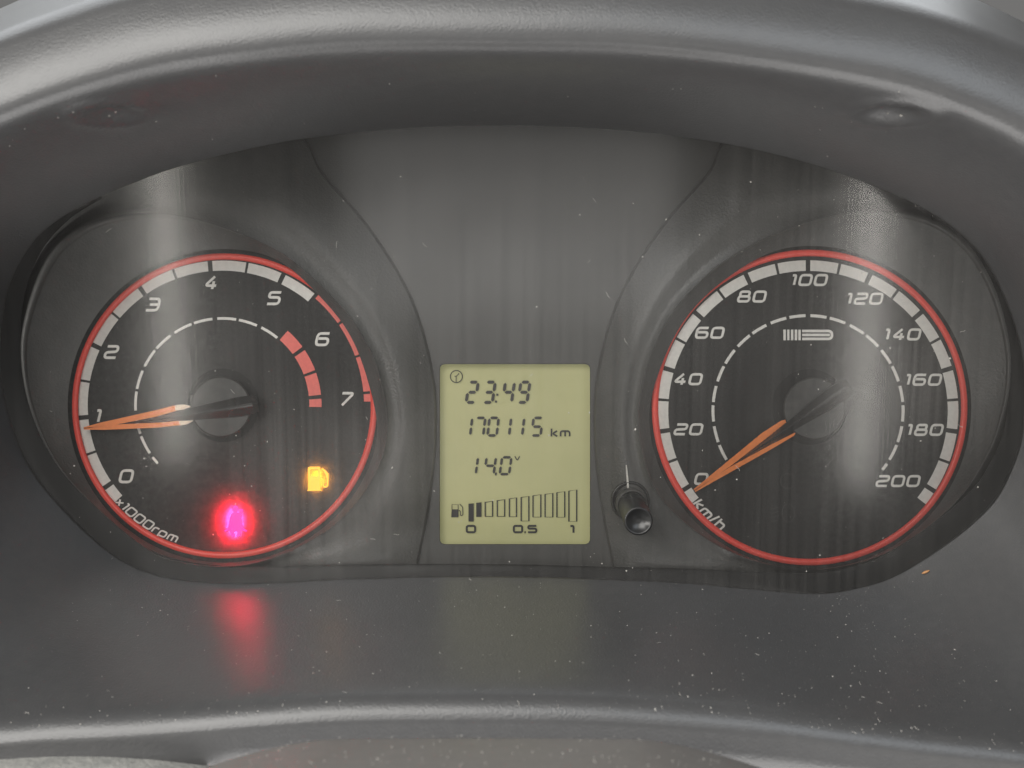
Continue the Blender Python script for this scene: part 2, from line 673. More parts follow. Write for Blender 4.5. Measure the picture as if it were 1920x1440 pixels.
def dense_open(pts, n):
    ext = [pts[0]] + pts + [pts[-1]]
    out = []
    for k in range(n + 1):
        t = k / n * (len(pts) - 1)
        i = min(int(t), len(pts) - 2)
        f = t - i
        p0, p1, p2, p3 = ext[i:i + 4]
        out.append(tuple(0.5 * (2 * b + (c - a) * f + (2 * a - 5 * b + 4 * c - d) * f * f + (3 * b - a - 3 * c + d) * f ** 3)
                         for a, b, c, d in zip(p0, p1, p2, p3)))
    return out


inn, mid_, out_ = dense_open(inn, 220), dense_open(mid_, 220), dense_open(out_, 220)
mb.loft([[W(x, y, 0) for x, y in inn], [W(x, y, 44) for x, y in inn]], closed=False)
mb.loft([[W(x, y, 44) for x, y in inn], [W(x, y, 47) for x, y in mid_], [W(x, y, 48) for x, y in out_]], closed=False)
mb.build('sill_shade_strip', M['shade_black'], cluster)

# --------------------------------------------------------------- gauge pods
L1_left = [(287, 403), (333, 406), (400, 420), (467, 445), (529, 475), (587, 521), (629, 563), (656, 594), (681, 634),
           (702, 675), (720, 740), (726, 800), (716, 860), (687, 917), (660, 952), (625, 986), (587, 1011), (533, 1038),
           (467, 1058), (400, 1062), (333, 1053), (287, 1036), (225, 990), (152, 923), (105, 865), (72, 800), (50, 725),
           (44, 650), (54, 590), (78, 520), (108, 470), (147, 437), (187, 417), (247, 405)]
L1_right = [(1567, 403), (1650, 398), (1740, 414), (1810, 460), (1860, 540), (1888, 640), (1890, 720), (1875, 792), (1854, 848),
            (1812, 917), (1750, 980), (1667, 1034), (1597, 1058), (1530, 1067), (1440, 1058), (1360, 1030), (1290, 985),
            (1232, 923), (1205, 850), (1197, 780), (1203, 732), (1212, 690), (1227, 648), (1258, 590), (1294, 546), (1354, 493),
            (1450, 440)]
P_left = [(560, 262), (600, 325), (690, 430), (768, 560), (808, 700), (814, 820), (802, 940), (780, 1058), (768, 1120),
          (600, 1108), (430, 1112), (310, 1100), (200, 1052), (80, 945), (5, 830), (-22, 720), (-20, 620), (10, 500), (80, 400), (250, 315), (420, 262)]
P_right = [(1932 - x, y) for x, y in P_left]
P_right = [(x if x < 1500 else x + 25, y) for x, y in P_right]


def edge_loop(c, base, cut_dir, cut, n, width=34):
    out = []
    for k in range(n):
        a = 2 * math.pi * k / n
        dd = abs((math.degrees(a) - cut_dir + 180) % 360 - 180)
        r = base - cut * math.exp(-(dd / width) ** 4)
        out.append((c[0] + r * math.cos(a), c[1] + r * math.sin(a)))
    return out


def pod(name, c, L1, P, base, cut_dir, cut, label, deep_dir):
    n = 240
    E = edge_loop(c, base, cut_dir, cut, n)
    l1 = polar_resample(L1, c, n)
    p = polar_resample(P, c, n, smooth=True)
    m = MB()
    # wall round the dial, chamfer, lip, outer flank, groove
    m.ring_strip([W(x, y, -4) for x, y in scaled(E, c, 6)], [W(x, y, 20) for x, y in E])
    rr = []
    for f, dd in ((0, 20), (0.12, 23), (0.5, 32), (0.86, 44), (0.93, 46.6)):
        rr.append([W(a[0] + (b[0] - a[0]) * f, a[1] + (b[1] - a[1]) * f, dd) for a, b in zip(E, l1)])
    m.loft(rr)
    bead = []
    for f, dd in ((0.93, 46.6), (0.965, 50), (1.0, 51.5), (1.03, 50), (1.05, 46)):
        bead.append([W(a[0] + (b[0] - a[0]) * f, a[1] + (b[1] - a[1]) * f, dd) for a, b in zip(E, l1)])
    m.loft(bead)
    start = [(a[0] + (b[0] - a[0]) * 1.05, a[1] + (b[1] - a[1]) * 1.05) for a, b in zip(E, l1)]
    fl = []
    prof = [(0, 46), (0.08, 41), (0.17, 39), (0.27, 42.5), (0.34, 44), (0.42, 43), (0.6, 36), (0.8, 26), (1.0, 14)]
    for f, dd in prof:
        row = []
        for k, (a, b) in enumerate(zip(start, p)):
            ox = abs(b[0] - 966)
            deep = max(smoothstep(620, 860, ox), smoothstep(1062, 1112, b[1]) * smoothstep(330, 520, ox))
            row.append(W(a[0] + (b[0] - a[0]) * f, a[1] + (b[1] - a[1]) * f, dd - 85 * deep * math.sqrt(f)))
        fl.append(row)
    m.loft(fl)
    m.ring_strip(fl[-1], [W(x, y, -68) if fl[-1][k].y > 0 else W(x, y, -8) for k, (x, y) in enumerate(scaled(p, c, 9))])
    o = m.build(name, M['pod'], cluster)
    o['label'] = label
    return o


CL = (421, 761)
CR = (1518, 764)
pod('gauge_surround', CL, L1_left, P_left, 294, -30, 24, 'dark textured surround of the rev counter', 140)
pod('gauge_surround', CR, L1_right, P_right, 303, -142, 17, 'dark textured surround of the speedometer', 40)


# --------------------------------------------------------------- dial faces and print
def disc(c, r, d, n=128):
    return [W(c[0] + r * math.cos(2 * math.pi * k / n), c[1] + r * math.sin(2 * math.pi * k / n), d) for k in range(n)]


def dial(name, c, r, label):
    m = MB()
    m.fan(disc(c, r, 0), W(c[0], c[1], 0))
    m.ring_strip(disc(c, r, 0), disc(c, r, -4))
    o = m.build(name, M['film'], cluster, smooth=False)
    o['label'] = label
    return o


tach = dial('tachometer_dial', CL, 306, 'black rev counter dial numbered 0 to 7')
speedo = dial('speedometer_dial', CR, 316, 'black speedometer dial numbered 0 to 200')


def accent_ring(c, r0, r1, parent):
    m = MB()
    n = 160
    m.loft([disc(c, r0, 0.5, n), disc(c, r0 + 1, 6, n), disc(c, (r0 + r1) / 2, 8, n), disc(c, r1, 7, n), disc(c, r1, -2, n)])
    return m.build('accent_ring', M['ring'], parent)


accent_ring(CL, 274, 286, tach)
accent_ring(CR, 283.5, 296, speedo)


def arc_piece(c, r0, r1, a0, a1, d=1.4, thick=1.4):
    """ring sector; angles in degrees, clockwise in the photo from the left horizontal"""
    n = max(2, int(abs(a1 - a0) / 2) + 1)
    pts = []
    for k in range(n + 1):
        a = R(180 + a0 + (a1 - a0) * k / n)
        pts.append((c[0] + r1 * math.cos(a), c[1] + r1 * math.sin(a)))
    for k in range(n, -1, -1):
        a = R(180 + a0 + (a1 - a0) * k / n)
        pts.append((c[0] + r0 * math.cos(a), c[1] + r0 * math.sin(a)))
    m = MB()
    m.prism(pts, d - thick, d)
    return m


TC = (417, 760)      # print centre, rev counter
SC = (1515, 770)     # print centre, speedometer


def scale_track(c, r0, r1, start, end, first, step, major_every, gap_major, gap_minor, mat, name, parent, d=1.4):
    """segments between marks; marks at first + k*step"""
    marks = []
    k = 0
    while first + k * step <= end + 0.01:
        marks.append((first + k * step, gap_major if k % major_every == 0 else gap_minor))
        k += 1
    bounds = [(start, 0)] + [m for m in marks if start < m[0] < end + 0.001] + [(end, 0)]
    rm = (r0 + r1) / 2
    for (a, ga), (b, gb) in zip(bounds, bounds[1:]):
        x0 = a + math.degrees(ga / 2 / rm)
        x1 = b - math.degrees(gb / 2 / rm)
        if x1 - x0 < 0.6:
            continue
        arc_piece(c, r0, r1, x0, x1, d).build(name, mat, parent, smooth=False)


scale_track(TC, 252.5, 271.5, -42, 130, -35, 15, 2, 8.5, 4.5, M['white'], 'scale_segment', tach)
scale_track(TC, 160.5, 165.5, -42, 131, -35, 15, 2, 9, 5, M['white'], 'scale_dash', tach)
scale_track(TC, 163, 186, 131.2, 181, -35, 15, 2, 7, 5, M['red'], 'redline_block', tach)
scale_track(TC, 265.5, 279, 131, 178.5, -35, 15, 2, 5, 4, M['red'], 'redline_segment', tach)
scale_track(SC, 262, 282, -38.5, 218.5, -32.5, 12.25, 2, 8.5, 5, M['white'], 'scale_segment', speedo)
scale_track(SC, 175.5, 181, -38.5, 218.5, -32.5, 12.25, 2, 9, 6, M['white'], 'scale_dash', speedo)


# --------------------------------------------------------------- lettering (stroke font)
def round_path(pts, rad, closed):
    n = len(pts)
    out = []
    for i in range(n):
        if not closed and i in (0, n - 1):
            out.append(pts[i])
            continue
        p0, p, p1 = Vector(pts[i - 1]), Vector(pts[i]), Vector(pts[(i + 1) % n])
        a = p0 - p
        b = p1 - p
        r = min(rad, a.length * 0.49, b.length * 0.49)
        if r < 1e-6:
            out.append(tuple(p))
            continue
        s = p + a.normalized() * r
        e = p + b.normalized() * r
        for k in range(5):
            t = k / 4
            q = s.lerp(p, t).lerp(p.lerp(e, t), t)
            out.append((q.x, q.y))
    return out


def stroke_mesh(m, pts, closed, width, xf, d, thick=1.2):
    n = len(pts)
    lo, hi = [], []
    for i in range(n):
        if closed:
            p0, p1 = pts[i - 1], pts[(i + 1) % n]
        else:
            p0, p1 = pts[max(i - 1, 0)], pts[min(i + 1, n - 1)]
        t = Vector((p1[0] - p0[0], p1[1] - p0[1]))
        if t.length < 1e-9:
            t = Vector((1, 0))
        t.normalize()
        nn = Vector((-t.y, t.x)) * width / 2
        lo.append((pts[i][0] - nn.x, pts[i][1] - nn.y))
        hi.append((pts[i][0] + nn.x, pts[i][1] + nn.y))
    d = d + 0.16 * getattr(m, 'layer', 0)   # overlapping strokes never share a plane
    m.layer = getattr(m, 'layer', 0) + 1
    A = [W(*xf(*q), d) for q in lo]
    B = [W(*xf(*q), d) for q in hi]
    m.ring_strip(A, B, closed)


# glyph: advance width, list of (closed, points) in a unit-height box, width in units of height
GL = {
    '0': (1.0, [(True, [(0, 0), (1, 0), (1, 1), (0, 1)])]),
    '1': (0.36, [(False, [(0.0, 0.97), (0.30, 1.0), (0.30, 0)])]),
    '2': (1.0, [(False, [(0.06, 1), (1, 1), (1, .53), (0, .47), (0, 0), (0.97, 0)])]),
    '3': (1.0, [(False, [(0.06, 1), (1, 1), (1, 0), (0, 0)]), (False, [(0.22, .5), (1, .5)])]),
    '4': (1.0, [(False, [(0.72, 1.04), (0, .24), (1.02, .24)]), (False, [(0.72, 0.62), (0.72, -0.06)])]),
    '5': (1.0, [(False, [(1, 1), (0.05, 1), (0.03, .57), (1, .57), (1, 0), (0, 0)])]),
    '6': (1.0, [(False, [(0.98, 1), (0, 1), (0, 0), (1, 0), (1, .56), (0.05, .56)])]),
    '7': (1.0, [(False, [(0.02, 1), (1.02, 1), (0.22, -0.05)])]),
    '8': (1.0, [(True, [(0, 0), (1, 0), (1, .52), (0, .52)]), (False, [(0.12, .52), (0.06, 1), (.94, 1), (.88, .52)])]),
    '9': (1.0, [(False, [(0.02, 0), (1, 0), (1, 1), (0, 1), (0, .46), (0.95, .46)])]),
    'x': (0.62, [(False, [(0, 0), (0.62, .66)]), (False, [(0, .66), (0.62, 0)])]),
    'r': (0.55, [(False, [(0, -.05), (0, .66), (0.6, .66)])]),
    'p': (0.85, [(False, [(0, -.32), (0, .66), (.85, .66), (.85, 0), (0.05, 0)])]),
    'm': (1.15, [(False, [(0, -.05), (0, .66), (1.15, .66), (1.15, -.05)]), (False, [(.58, .66), (.58, -.05)])]),
    'k': (0.72, [(False, [(0, -.05), (0, 1)]), (False, [(0.72, .68), (0.12, .32), (0.74, -.03)])]),
    'h': (0.78, [(False, [(0, -.05), (0, 1)]), (False, [(0.02, .64), (.78, .64), (.78, -.05)])]),
    '/': (0.42, [(False, [(0, -.1), (0.3, 1.05)])]),
    'v': (0.7, [(False, [(0, .66), (.33, 0), (.7, .66)])]),
    '.': (0.16, [(False, [(0.0, 0), (0.16, 0)])]),
}


def text_width(s, h, wf, gap):
    return sum(GL[ch][0] * wf * h for ch in s) + gap * (len(s) - 1)


def lettering(s, cx, cy, h, mat, parent, name='numeral', wf=0.95, gap=7.5, stroke=4.2, shear=0.24, d=1.5, rad=0.30):
    """text centred at (cx, cy); h = height of the stroke centre line"""
    m = MB()
    x = -text_width(s, h, wf, gap) / 2
    for ch in s:
        adv, strokes = GL[ch]
        w = wf * h
        for closed, pts in strokes:
            P2 = round_path([(px * w, py * h) for px, py in pts], rad * h, closed)
            ox = x

            def xf(gx, gy, ox=ox):
                return cx + ox + gx + shear * (gy - h / 2), cy - (gy - h / 2)
            stroke_mesh(m, P2, closed, stroke, xf, d)
        x += adv * w + gap
    return m.build(name, mat, parent, smooth=False)


def arc_lettering(s, c, radius, a0, a1, h, mat, parent, name, wf=0.95, gap=4.5, stroke=3.2, shear=0.22, d=1.5):
    """text on an arc, tops towards the centre; angles in image degrees (clockwise from +x)"""
    m = MB()
    total = text_width(s, h, wf, gap)
    x = 0
    for ch in s:
        adv, strokes = GL[ch]
        w = wf * h
        mid = (x + adv * w / 2) / total
        a = R(a0 + (a1 - a0) * mid)
        bx, by = c[0] + radius * math.cos(a), c[1] + radius * math.sin(a)
        right = Vector((math.sin(a), -math.cos(a)))
        upv = Vector((-math.cos(a), -math.sin(a)))
        for closed, pts in strokes:
            P2 = round_path([(px * w, py * h) for px, py in pts], 0.26 * h, closed)

            def xf(gx, gy):
                q = right * (gx - adv * w / 2 + shear * (gy - h / 2)) + upv * (gy - h / 2)
                return bx + q.x, by + q.y
            stroke_mesh(m, P2, closed, stroke, xf, d)
        x += adv * w + gap
    return m.build(name, mat, parent, smooth=False)


for s, x, y in (('0', 237, 893), ('1', 184, 780), ('2', 209, 660), ('3', 287, 571), ('4', 396, 530), ('5', 514, 559), ('6', 605, 636), ('7', 650, 748)):
    lettering(s, x, y, 21.5, M['white'], tach, wf=1.0 if s != '4' else 0.95, stroke=5.0)
arc_lettering('x1000rpm', TC, 263, 137.5, 108.5, 15.5, M['white'], tach, 'unit_lettering')
for s, x, y in (('0', 1315, 898), ('20', 1291, 805), ('40', 1290, 711), ('60', 1331, 624), ('80', 1410, 556), ('100', 1517, 525),
                ('120', 1621, 560), ('140', 1692, 627), ('160', 1731, 712), ('180', 1734, 806), ('200', 1684, 902)):
    lettering(s, x, y, 18.3, M['white'], speedo, wf=1.12, gap=8.2, stroke=4.7)
arc_lettering('km/h', SC, 268, 140.5, 126, 17.5, M['white'], speedo, 'unit_lettering', stroke=3.8, gap=5)

# badge on the speedometer: five bars and a three-stroke mark
m = MB()
for x0, x1 in ((1468.8, 1473.4), (1476, 1480.2), (1483, 1487.5), (1490, 1494.8), (1496.9, 1501.5)):
    m.prism([(x0, 618), (x1, 618), (x1, 638), (x0, 638)], 0.1, 1.5)


def ident(x, y):
    return x, y


m2 = round_path([(1504, 620.6), (1560, 620.6), (1560, 635.4), (1504, 635.4)], 8, False)
stroke_mesh(m, m2, False, 5.0, ident, 1.5)
stroke_mesh(m, [(1504, 628), (1556, 628)], False, 5.0, ident, 1.5)
m.build('badge', M['white'], speedo, smooth=False)


# unlit warning symbols, barely visible on the dial and panel
def ring_pts(cx, cy, rx, ry, n=24, a0=0, a1=360):
    return [(cx + rx * math.cos(R(a0 + (a1 - a0) * k / n)), cy + ry * math.sin(R(a0 + (a1 - a0) * k / n))) for k in range(n + (0 if a1 - a0 >= 360 else 1))]


m = MB()
stroke_mesh(m, ring_pts(1478, 962, 12, 17), True, 1.6, ident, 1.2)
for q in range(4):
    stroke_mesh(m, [(1444, 955 + 8 * q), (1460, 951 + 8 * q)], False, 1.6, ident, 1.2)
m.build('unlit_symbol', M['ghost'], speedo, smooth=False)
m = MB()
stroke_mesh(m, ring_pts(1556, 962, 17, 17, 14, 60, 200), False, 1.8, ident, 1.2)
stroke_mesh(m, [(1556, 964), (1576, 964)], False, 1.6, ident, 1.2)
m.build('unlit_symbol', M['ghost'], speedo, smooth=False)
m = MB()
stroke_mesh(m, ring_pts(1477, 902, 14, 14, 20, 30, 330), False, 1.6, ident, 1.2)
m.build('unlit_symbol', M['ghost'], speedo, smooth=False)

# --------------------------------------------------------------- needles and hubs
def hub(cx, cy, r, parent):
    m = MB()
    n = 64
    m.loft([disc((cx, cy), r * 1.0, 0, n), disc((cx, cy), r, 26, n)])
    m.loft([disc((cx, cy), r, 26, n), disc((cx, cy), r - 0.8, 28.4, n), disc((cx, cy), r - 3, 29.5, n)])
    m.fan(disc((cx, cy), r - 3, 29.5, n), W(cx, cy, 30))
    return m.build('needle_hub', M['hub'], parent)


def needle(tip, tail, upper, lower, ends, spine, parent):
    """forked pointer in its own axes: s along the needle from the tip, n across it (photo px)"""
    T, E = Vector(tip), Vector(tail)
    ax = (E - T).normalized()
    nn = Vector((-ax.y, ax.x))

    def P(s, n):
        q = T + ax * s + nn * n
        return q.x, q.y
    m = MB()
    for outl in (upper, lower):
        pts = [P(*q) for q in outl]
        n = len(pts)
        top = [W(x, y, 24) for x, y in pts]
        bot = [W(x, y, 17) for x, y in pts]
        m.add(top + bot, [tuple(range(n))] + [(i, n + i, n + (i + 1) % n, (i + 1) % n) for i in range(n)])
    m.build('needle', M['orange'], parent, smooth=False)
    if ends:
        m = MB()
        for outl in ends:
            m.prism([P(*q) for q in outl], 18, 25.5)
        m.build('needle_prong_end', M['cream'], parent, smooth=False)
    m = MB()
    st = []
    s0, s1 = spine[0][0], spine[-1][0]
    for k in range(25):
        f = k / 24
        sv = s0 + (s1 - s0) * f
        for (a, ca, wa), (b, cb, wb) in zip(spine, spine[1:]):
            if a <= sv <= b + 1e-6:
                g = (sv - a) / (b - a)
                cn, w = ca + (cb - ca) * g, wa + (wb - wa) * g
        ridge = 25 + 24 * min(f * 1.6, 1) - (6 if k == 24 else 0)
        rw = min(0.6 + 3.0 * f, w * 0.6)
        ed = 21 + 13 * min(f * 1.4, 1)
        st.append([W(*P(sv, cn - w), ed - 6), W(*P(sv, cn - w * .97), ed), W(*P(sv, cn - rw), ridge - 1.2), W(*P(sv, cn), ridge),
                   W(*P(sv, cn + rw), ridge - 1.2), W(*P(sv, cn + w * .97), ed), W(*P(sv, cn + w), ed - 6)])
    for q in range(6):
        m.loft([[r[q] for r in st], [r[q + 1] for r in st]], closed=False)
    m.add(st[-1], [tuple(range(7))])
    m.build('needle_spine', M['spine'], parent, smooth=False)


def hub_shade_ring(c, r, parent):  # flat black ring stands in for the shadow gap round the hub
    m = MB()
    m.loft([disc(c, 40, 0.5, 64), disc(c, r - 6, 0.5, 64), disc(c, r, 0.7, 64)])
    return m.build('hub_shade_ring', M['shade_black'], parent)


hub_shade_ring(TC, 69, tach)
hub_shade_ring((1518, 763), 71, speedo)
hub(414, 763, 57, tach)
hub(1527, 766, 58.5, speedo)
needle((157, 803), (484, 757),
       [(0, 1), (0, -2), (37, -6.6), (136, -14.5), (172, -18.5), (190, -18), (198, -13), (177, -8), (136, -2.5), (66, 1.4)],
       [(0, -0.6), (66, 1.6), (136, 8.5), (180, 11), (198, 14.5), (186, 19.5), (136, 18), (37, 8.2), (0, 2.5)],
       ([(176, -18.9), (192, -18.3), (207, -12.3), (188, -8.2), (174, -9)], [(178, 11), (206, 14.2), (192, 19.8), (180, 19.9)]),
       [(66, 1.5, 0.6), (140, 2.8, 4), (178, 2.2, 8), (206, 1.8, 12), (292, 0.5, 18.5), (320, 0, 18), (330, 0, 14)], tach)
needle((1302, 920), (1594, 722),
       [(0, 1), (0, -3), (165, -18.4), (208, -17.5), (226, -10.5), (165, -5.2), (80, 0)],
       [(0, -0.8), (80, 0.8), (165, 8.9), (222, 16.2), (212, 19.5), (165, 16.8), (0, 3)],
       None,
       [(80, 0.4, 0.6), (165, 2, 6), (225, 1, 11), (300, 0, 18), (340, 0, 18), (352, 0, 14)], speedo)


# --------------------------------------------------------------- warning lamps
def belt_symbol(cx, cy, s):
    parts = []
    parts.append([(cx + 6.2 * s * math.cos(R(a)), cy - 29 * s + 7.2 * s * math.sin(R(a))) for a in range(0, 360, 24)])
    parts.append([(cx + 11.5 * s + 3.4 * s * math.cos(R(a)), cy - 26 * s + 4 * s * math.sin(R(a))) for a in range(0, 360, 30)])
    body = [(-5, -22), (5, -22), (9, -24), (12, -20), (11, -12), (13.5, 2), (15, 7), (23, 12), (21, 15), (12, 12), (10, 13), (9.5, 22), (5, 25), (2.5, 22), (4, 14),
            (-4, 14), (-1.5, 22), (-5, 25), (-9.5, 20), (-10, 13), (-12, 12), (-20, 15), (-22, 12), (-14, 7), (-13, 0), (-10.5, -14)]
    parts.append([(cx + x * s, cy + y * s) for x, y in body])
    return parts


m = MB()
for p in belt_symbol(441.5, 983, 0.98):
    m.prism(p, 0.2, 1.6)
m.build('seat_belt_symbol', M['belt'], tach, smooth=False)['label'] = 'glowing red seat belt warning symbol'

m = MB()
fx, fy = 576, 875
stroke_mesh(m, [(fx + 4, fy + 2.5), (fx + 24, fy + 2.5)], False, 5, ident, 1.6)
stroke_mesh(m, [(fx + 4, fy + 1), (fx + 4, fy + 20)], False, 5, ident, 1.6)
stroke_mesh(m, [(fx + 22.5, fy + 1), (fx + 22.5, fy + 20)], False, 4, ident, 1.6)
m.prism([(fx + 1.5, fy + 17.5), (fx + 24.5, fy + 17.5), (fx + 25, fy + 42), (fx + 27.5, fy + 45.5), (fx, fy + 45.5), (fx + 1.5, fy + 42)], 0.2, 1.62)
hose = round_path([(fx + 25, fy + 21), (fx + 29.5, fy + 23), (fx + 30, fy + 37.5), (fx + 38, fy + 37.5), (fx + 38.5, fy + 16), (fx + 36, fy + 10), (fx + 27, fy + 3.5)], 4, False)
stroke_mesh(m, hose, False, 3.6, ident, 1.6)
m.prism([(fx + 28, fy + 3), (fx + 34, fy + 6), (fx + 40, fy + 13), (fx + 40, fy + 22), (fx + 36.5, fy + 22), (fx + 34, fy + 15)], 0.2, 1.7)
m.build('fuel_pump_symbol', M['fuel'], tach, smooth=False)['label'] = 'glowing amber fuel pump warning symbol'


def lamp(name, x, y, sx, sy, depth, power, color):
    l = bpy.data.lights.new(name, 'AREA')
    l.shape = 'ELLIPSE'
    l.size = sx * U
    l.size_y = sy * U
    l.energy = power
    l.color = color
    o = bpy.data.objects.new(name, l)
    col.objects.link(o)
    o.location = W(x, y, -depth)
    o.rotation_euler = (R(90), 0, R(180))
    o.rotation_euler = Vector((0, -1, 0)).to_track_quat('-Z', 'Z').to_euler()
    set_parent(o, tach)
    return o


lamp('seat_belt_lamp', 441, 978, 34, 56, 6, 0.27, (1.0, 0.003, 0.020))
lamp('fuel_lamp', 596, 897, 30, 34, 8, 0.0095, (1.0, 0.34, 0.01))

# --------------------------------------------------------------- LCD
m = MB()
scr = scaled(win, (LCX, LCY), 8)
m.fan([W(x, y, -20) for x, y in scr], W(LCX, LCY, -20))
lcd = m.build('trip_display', M['lcd'], cluster, smooth=False)
lcd['label'] = 'yellow-green trip display showing 23:49 and 170115 km'
LD = -16.5
SEG = {'0': 'abcdef', '1': 'bc', '2': 'abged', '3': 'abgcd', '4': 'fgbc', '5': 'afgcd', '6': 'afgedc', '7': 'abc', '8': 'abcdefg', '9': 'abcdfg'}


def seg_digit(m, ch, x, y, w, h, t, shear):
    """seven-segment digit, x,y = lower left of the cell (photo px)"""
    g = t * 0.2
    H = h / 2

    def xf(gx, gy):
        return x + gx + shear * gy, y - gy

    def hseg(yc, x0, x1):
        return [(x0 + g, yc), (x0 + g + t / 2, yc + t / 2), (x1 - g - t / 2, yc + t / 2), (x1 - g, yc), (x1 - g - t / 2, yc - t / 2), (x0 + g + t / 2, yc - t / 2)]

    def vseg(xc, y0, y1):
        return [(xc, y0 + g), (xc + t / 2, y0 + g + t / 2), (xc + t / 2, y1 - g - t / 2), (xc, y1 - g), (xc - t / 2, y1 - g - t / 2), (xc - t / 2, y0 + g + t / 2)]
    S = {'a': hseg(h, 0, w), 'g': hseg(H, 0, w), 'd': hseg(0, 0, w), 'f': vseg(0, H, h), 'e': vseg(0, 0, H), 'b': vseg(w, H, h), 'c': vseg(w, 0, H)}
    for k in SEG[ch]:
        m.prism([xf(*q) for q in S[k]], LD - 1, LD)


def lcd_row(s, xs, y, w, h, t, shear=0.16):
    for ch, x in zip(s, xs):
        m = MB()
        seg_digit(m, ch, x, y, w, h, t, shear)
        m.build('display_digit', M['ink'], lcd, smooth=False)


lcd_row('2349', (874, 906, 942 , 971), 754.5, 17, 38, 5.9, 0.15)
m = MB()
for x, y in ((930, 753), (932.5, 740)):
    m.prism([(x - 2, y - 2), (x + 2, y - 2), (x + 2, y + 2), (x - 2, y + 2)], LD - 1, LD)
m.build('display_colon', M['ink'], lcd, smooth=False)
lcd_row('170115', (864.5, 889, 914, 937.5, 962, 996.5), 816.5, 17, 33, 5.1, 0.12)
lcd_row('140', (874.5, 908, 937), 889, 17.5, 31.5, 4.8, 0.14)
m = MB()
m.prism([(928, 886), (932, 886), (931, 891.5), (928, 891.5)], LD - 1, LD)
m.build('decimal_point', M['ink'], lcd, smooth=False)
lettering('km', 1051, 810.5, 14, M['ink'], lcd, 'display_lettering', wf=1.05, gap=6.5, stroke=3.3, shear=0, d=LD)
lettering('v', 970, 857.5, 13, M['ink'], lcd, 'display_lettering', wf=1.0, gap=3, stroke=2.0, shear=0, d=LD)
lettering('0', 883, 992, 12, M['ink'], lcd, 'display_lettering', wf=1.3, gap=4, stroke=4.0, shear=0, d=LD)
lettering('0.5', 984.5, 992, 12, M['ink'], lcd, 'display_lettering', wf=1.3, gap=4.2, stroke=4.0, shear=0, d=LD)
lettering('1', 1073, 992.5, 13, M['ink'], lcd, 'display_lettering', wf=1.5, gap=4, stroke=4.0, shear=0, d=LD)
m = MB()
stroke_mesh(m, ring_pts(855.7, 706, 11.3, 11.3, 32), True, 1.8, ident, LD)
stroke_mesh(m, [(855.2, 716), (855.2, 706), (861, 700)], False, 1.6, ident, LD)
stroke_mesh(m, [(852, 705), (856, 706)], False, 1.4, ident, LD)
m.build('clock_symbol', M['ink'], lcd, smooth=False)
m = MB()
stroke_mesh(m, [(847.5, 969), (847.5, 946), (859, 946), (859, 969)], False, 1.4, ident, LD)
m.prism([(847, 955), (859.5, 955), (859.5, 970), (846, 970)], LD - 1, LD + 0.05)
stroke_mesh(m, round_path([(860, 957), (863, 958), (863.5, 967), (868, 966), (867.5, 951), (862, 945)], 2, False), False, 1.6, ident, LD)
m.build('fuel_symbol', M['ink'], lcd, smooth=False)
bars = [(297, 335, 1075, 1205, 1), (352, 390, 1068, 1172, 1), (412, 472, 1057, 1172, 0), (498, 558, 1045, 1172, 0), (584, 642, 1032, 1174, 0),
        (668, 730, 1022, 1205, 0), (752, 815, 1010, 1177, 0), (838, 900, 1000, 1177, 0), (922, 985, 988, 1178, 0), (1007, 1070, 976, 1208, 0)]
for x0, x1, y0, y1, fill in bars:
    X0, X1, Y0, Y1 = 800 + x0 / 3.79, 800 + x1 / 3.79, 660 + y0 / 3.79, 660 + y1 / 3.79
    m = MB()
    if fill:
        m.prism([(X0, Y0 + 1), (X1, Y0), (X1, Y1), (X0, Y1)], LD - 1, LD)
    else:
        stroke_mesh(m, [(X0 + 1, Y0 + 3), (X1 - 1, Y0 + 1), (X1 - 1, Y1 - 1), (X0 + 1, Y1 - 1)], True, 2.7, ident, LD)
    m.build('fuel_bar', M['ink'], lcd, smooth=False)

# --------------------------------------------------------------- reset knob
kb, kf = Vector((1183, 942)), Vector((1197, 977))
m = MB()


def kdisc(f, r, dd, n=40):
    c = kb.lerp(kf, f)
    return disc((c.x, c.y), r, dd, n)


m.loft([kdisc(-0.1, 37, 30), kdisc(-0.1, 36.5, 46), kdisc(-0.09, 34.5, 48.5), kdisc(-0.08, 32, 47), kdisc(0.0, 30.5, 30)])
knob = m.build('reset_knob', M['black'], cluster)
knob['label'] = 'small black trip reset knob beside the speedometer'
m = MB()
m.loft([kdisc(0, 29, 26), kdisc(0.1, 30.5, 66), kdisc(0.14, 30.5, 76)])
m.loft([kdisc(0.14, 30.5, 76), kdisc(0.16, 29.6, 79), kdisc(0.17, 27, 80)])
m.build('collar', M['pod'], knob)
m = MB()
m.loft([kdisc(0.17, 27.5, 70), kdisc(0.9, 27.2, 176), kdisc(1.0, 26.8, 188)])
m.loft([kdisc(1.0, 26.8, 188), kdisc(1.0, 26.0, 191), kdisc(1.0, 24.5, 192), kdisc(1.0, 22.5, 191)])
m.loft([kdisc(1.0, 22.5, 191), kdisc(1.0, 17, 187), kdisc(1.0, 11, 184), kdisc(1.0, 5, 182.5)])
m.fan(kdisc(1.0, 5, 182.5), W(kf.x, kf.y, 182))
m.build('knob_cap', M['knob'], knob)
m = MB()
m.prism([(1173.2, 872), (1175.4, 872), (1178, 895), (1180.4, 924), (1176.2, 924), (1174.8, 900)], 30, 48)  # pale strip painted in for light caught in a slit
m.build('slit_glint', M['white'], knob, smooth=False)

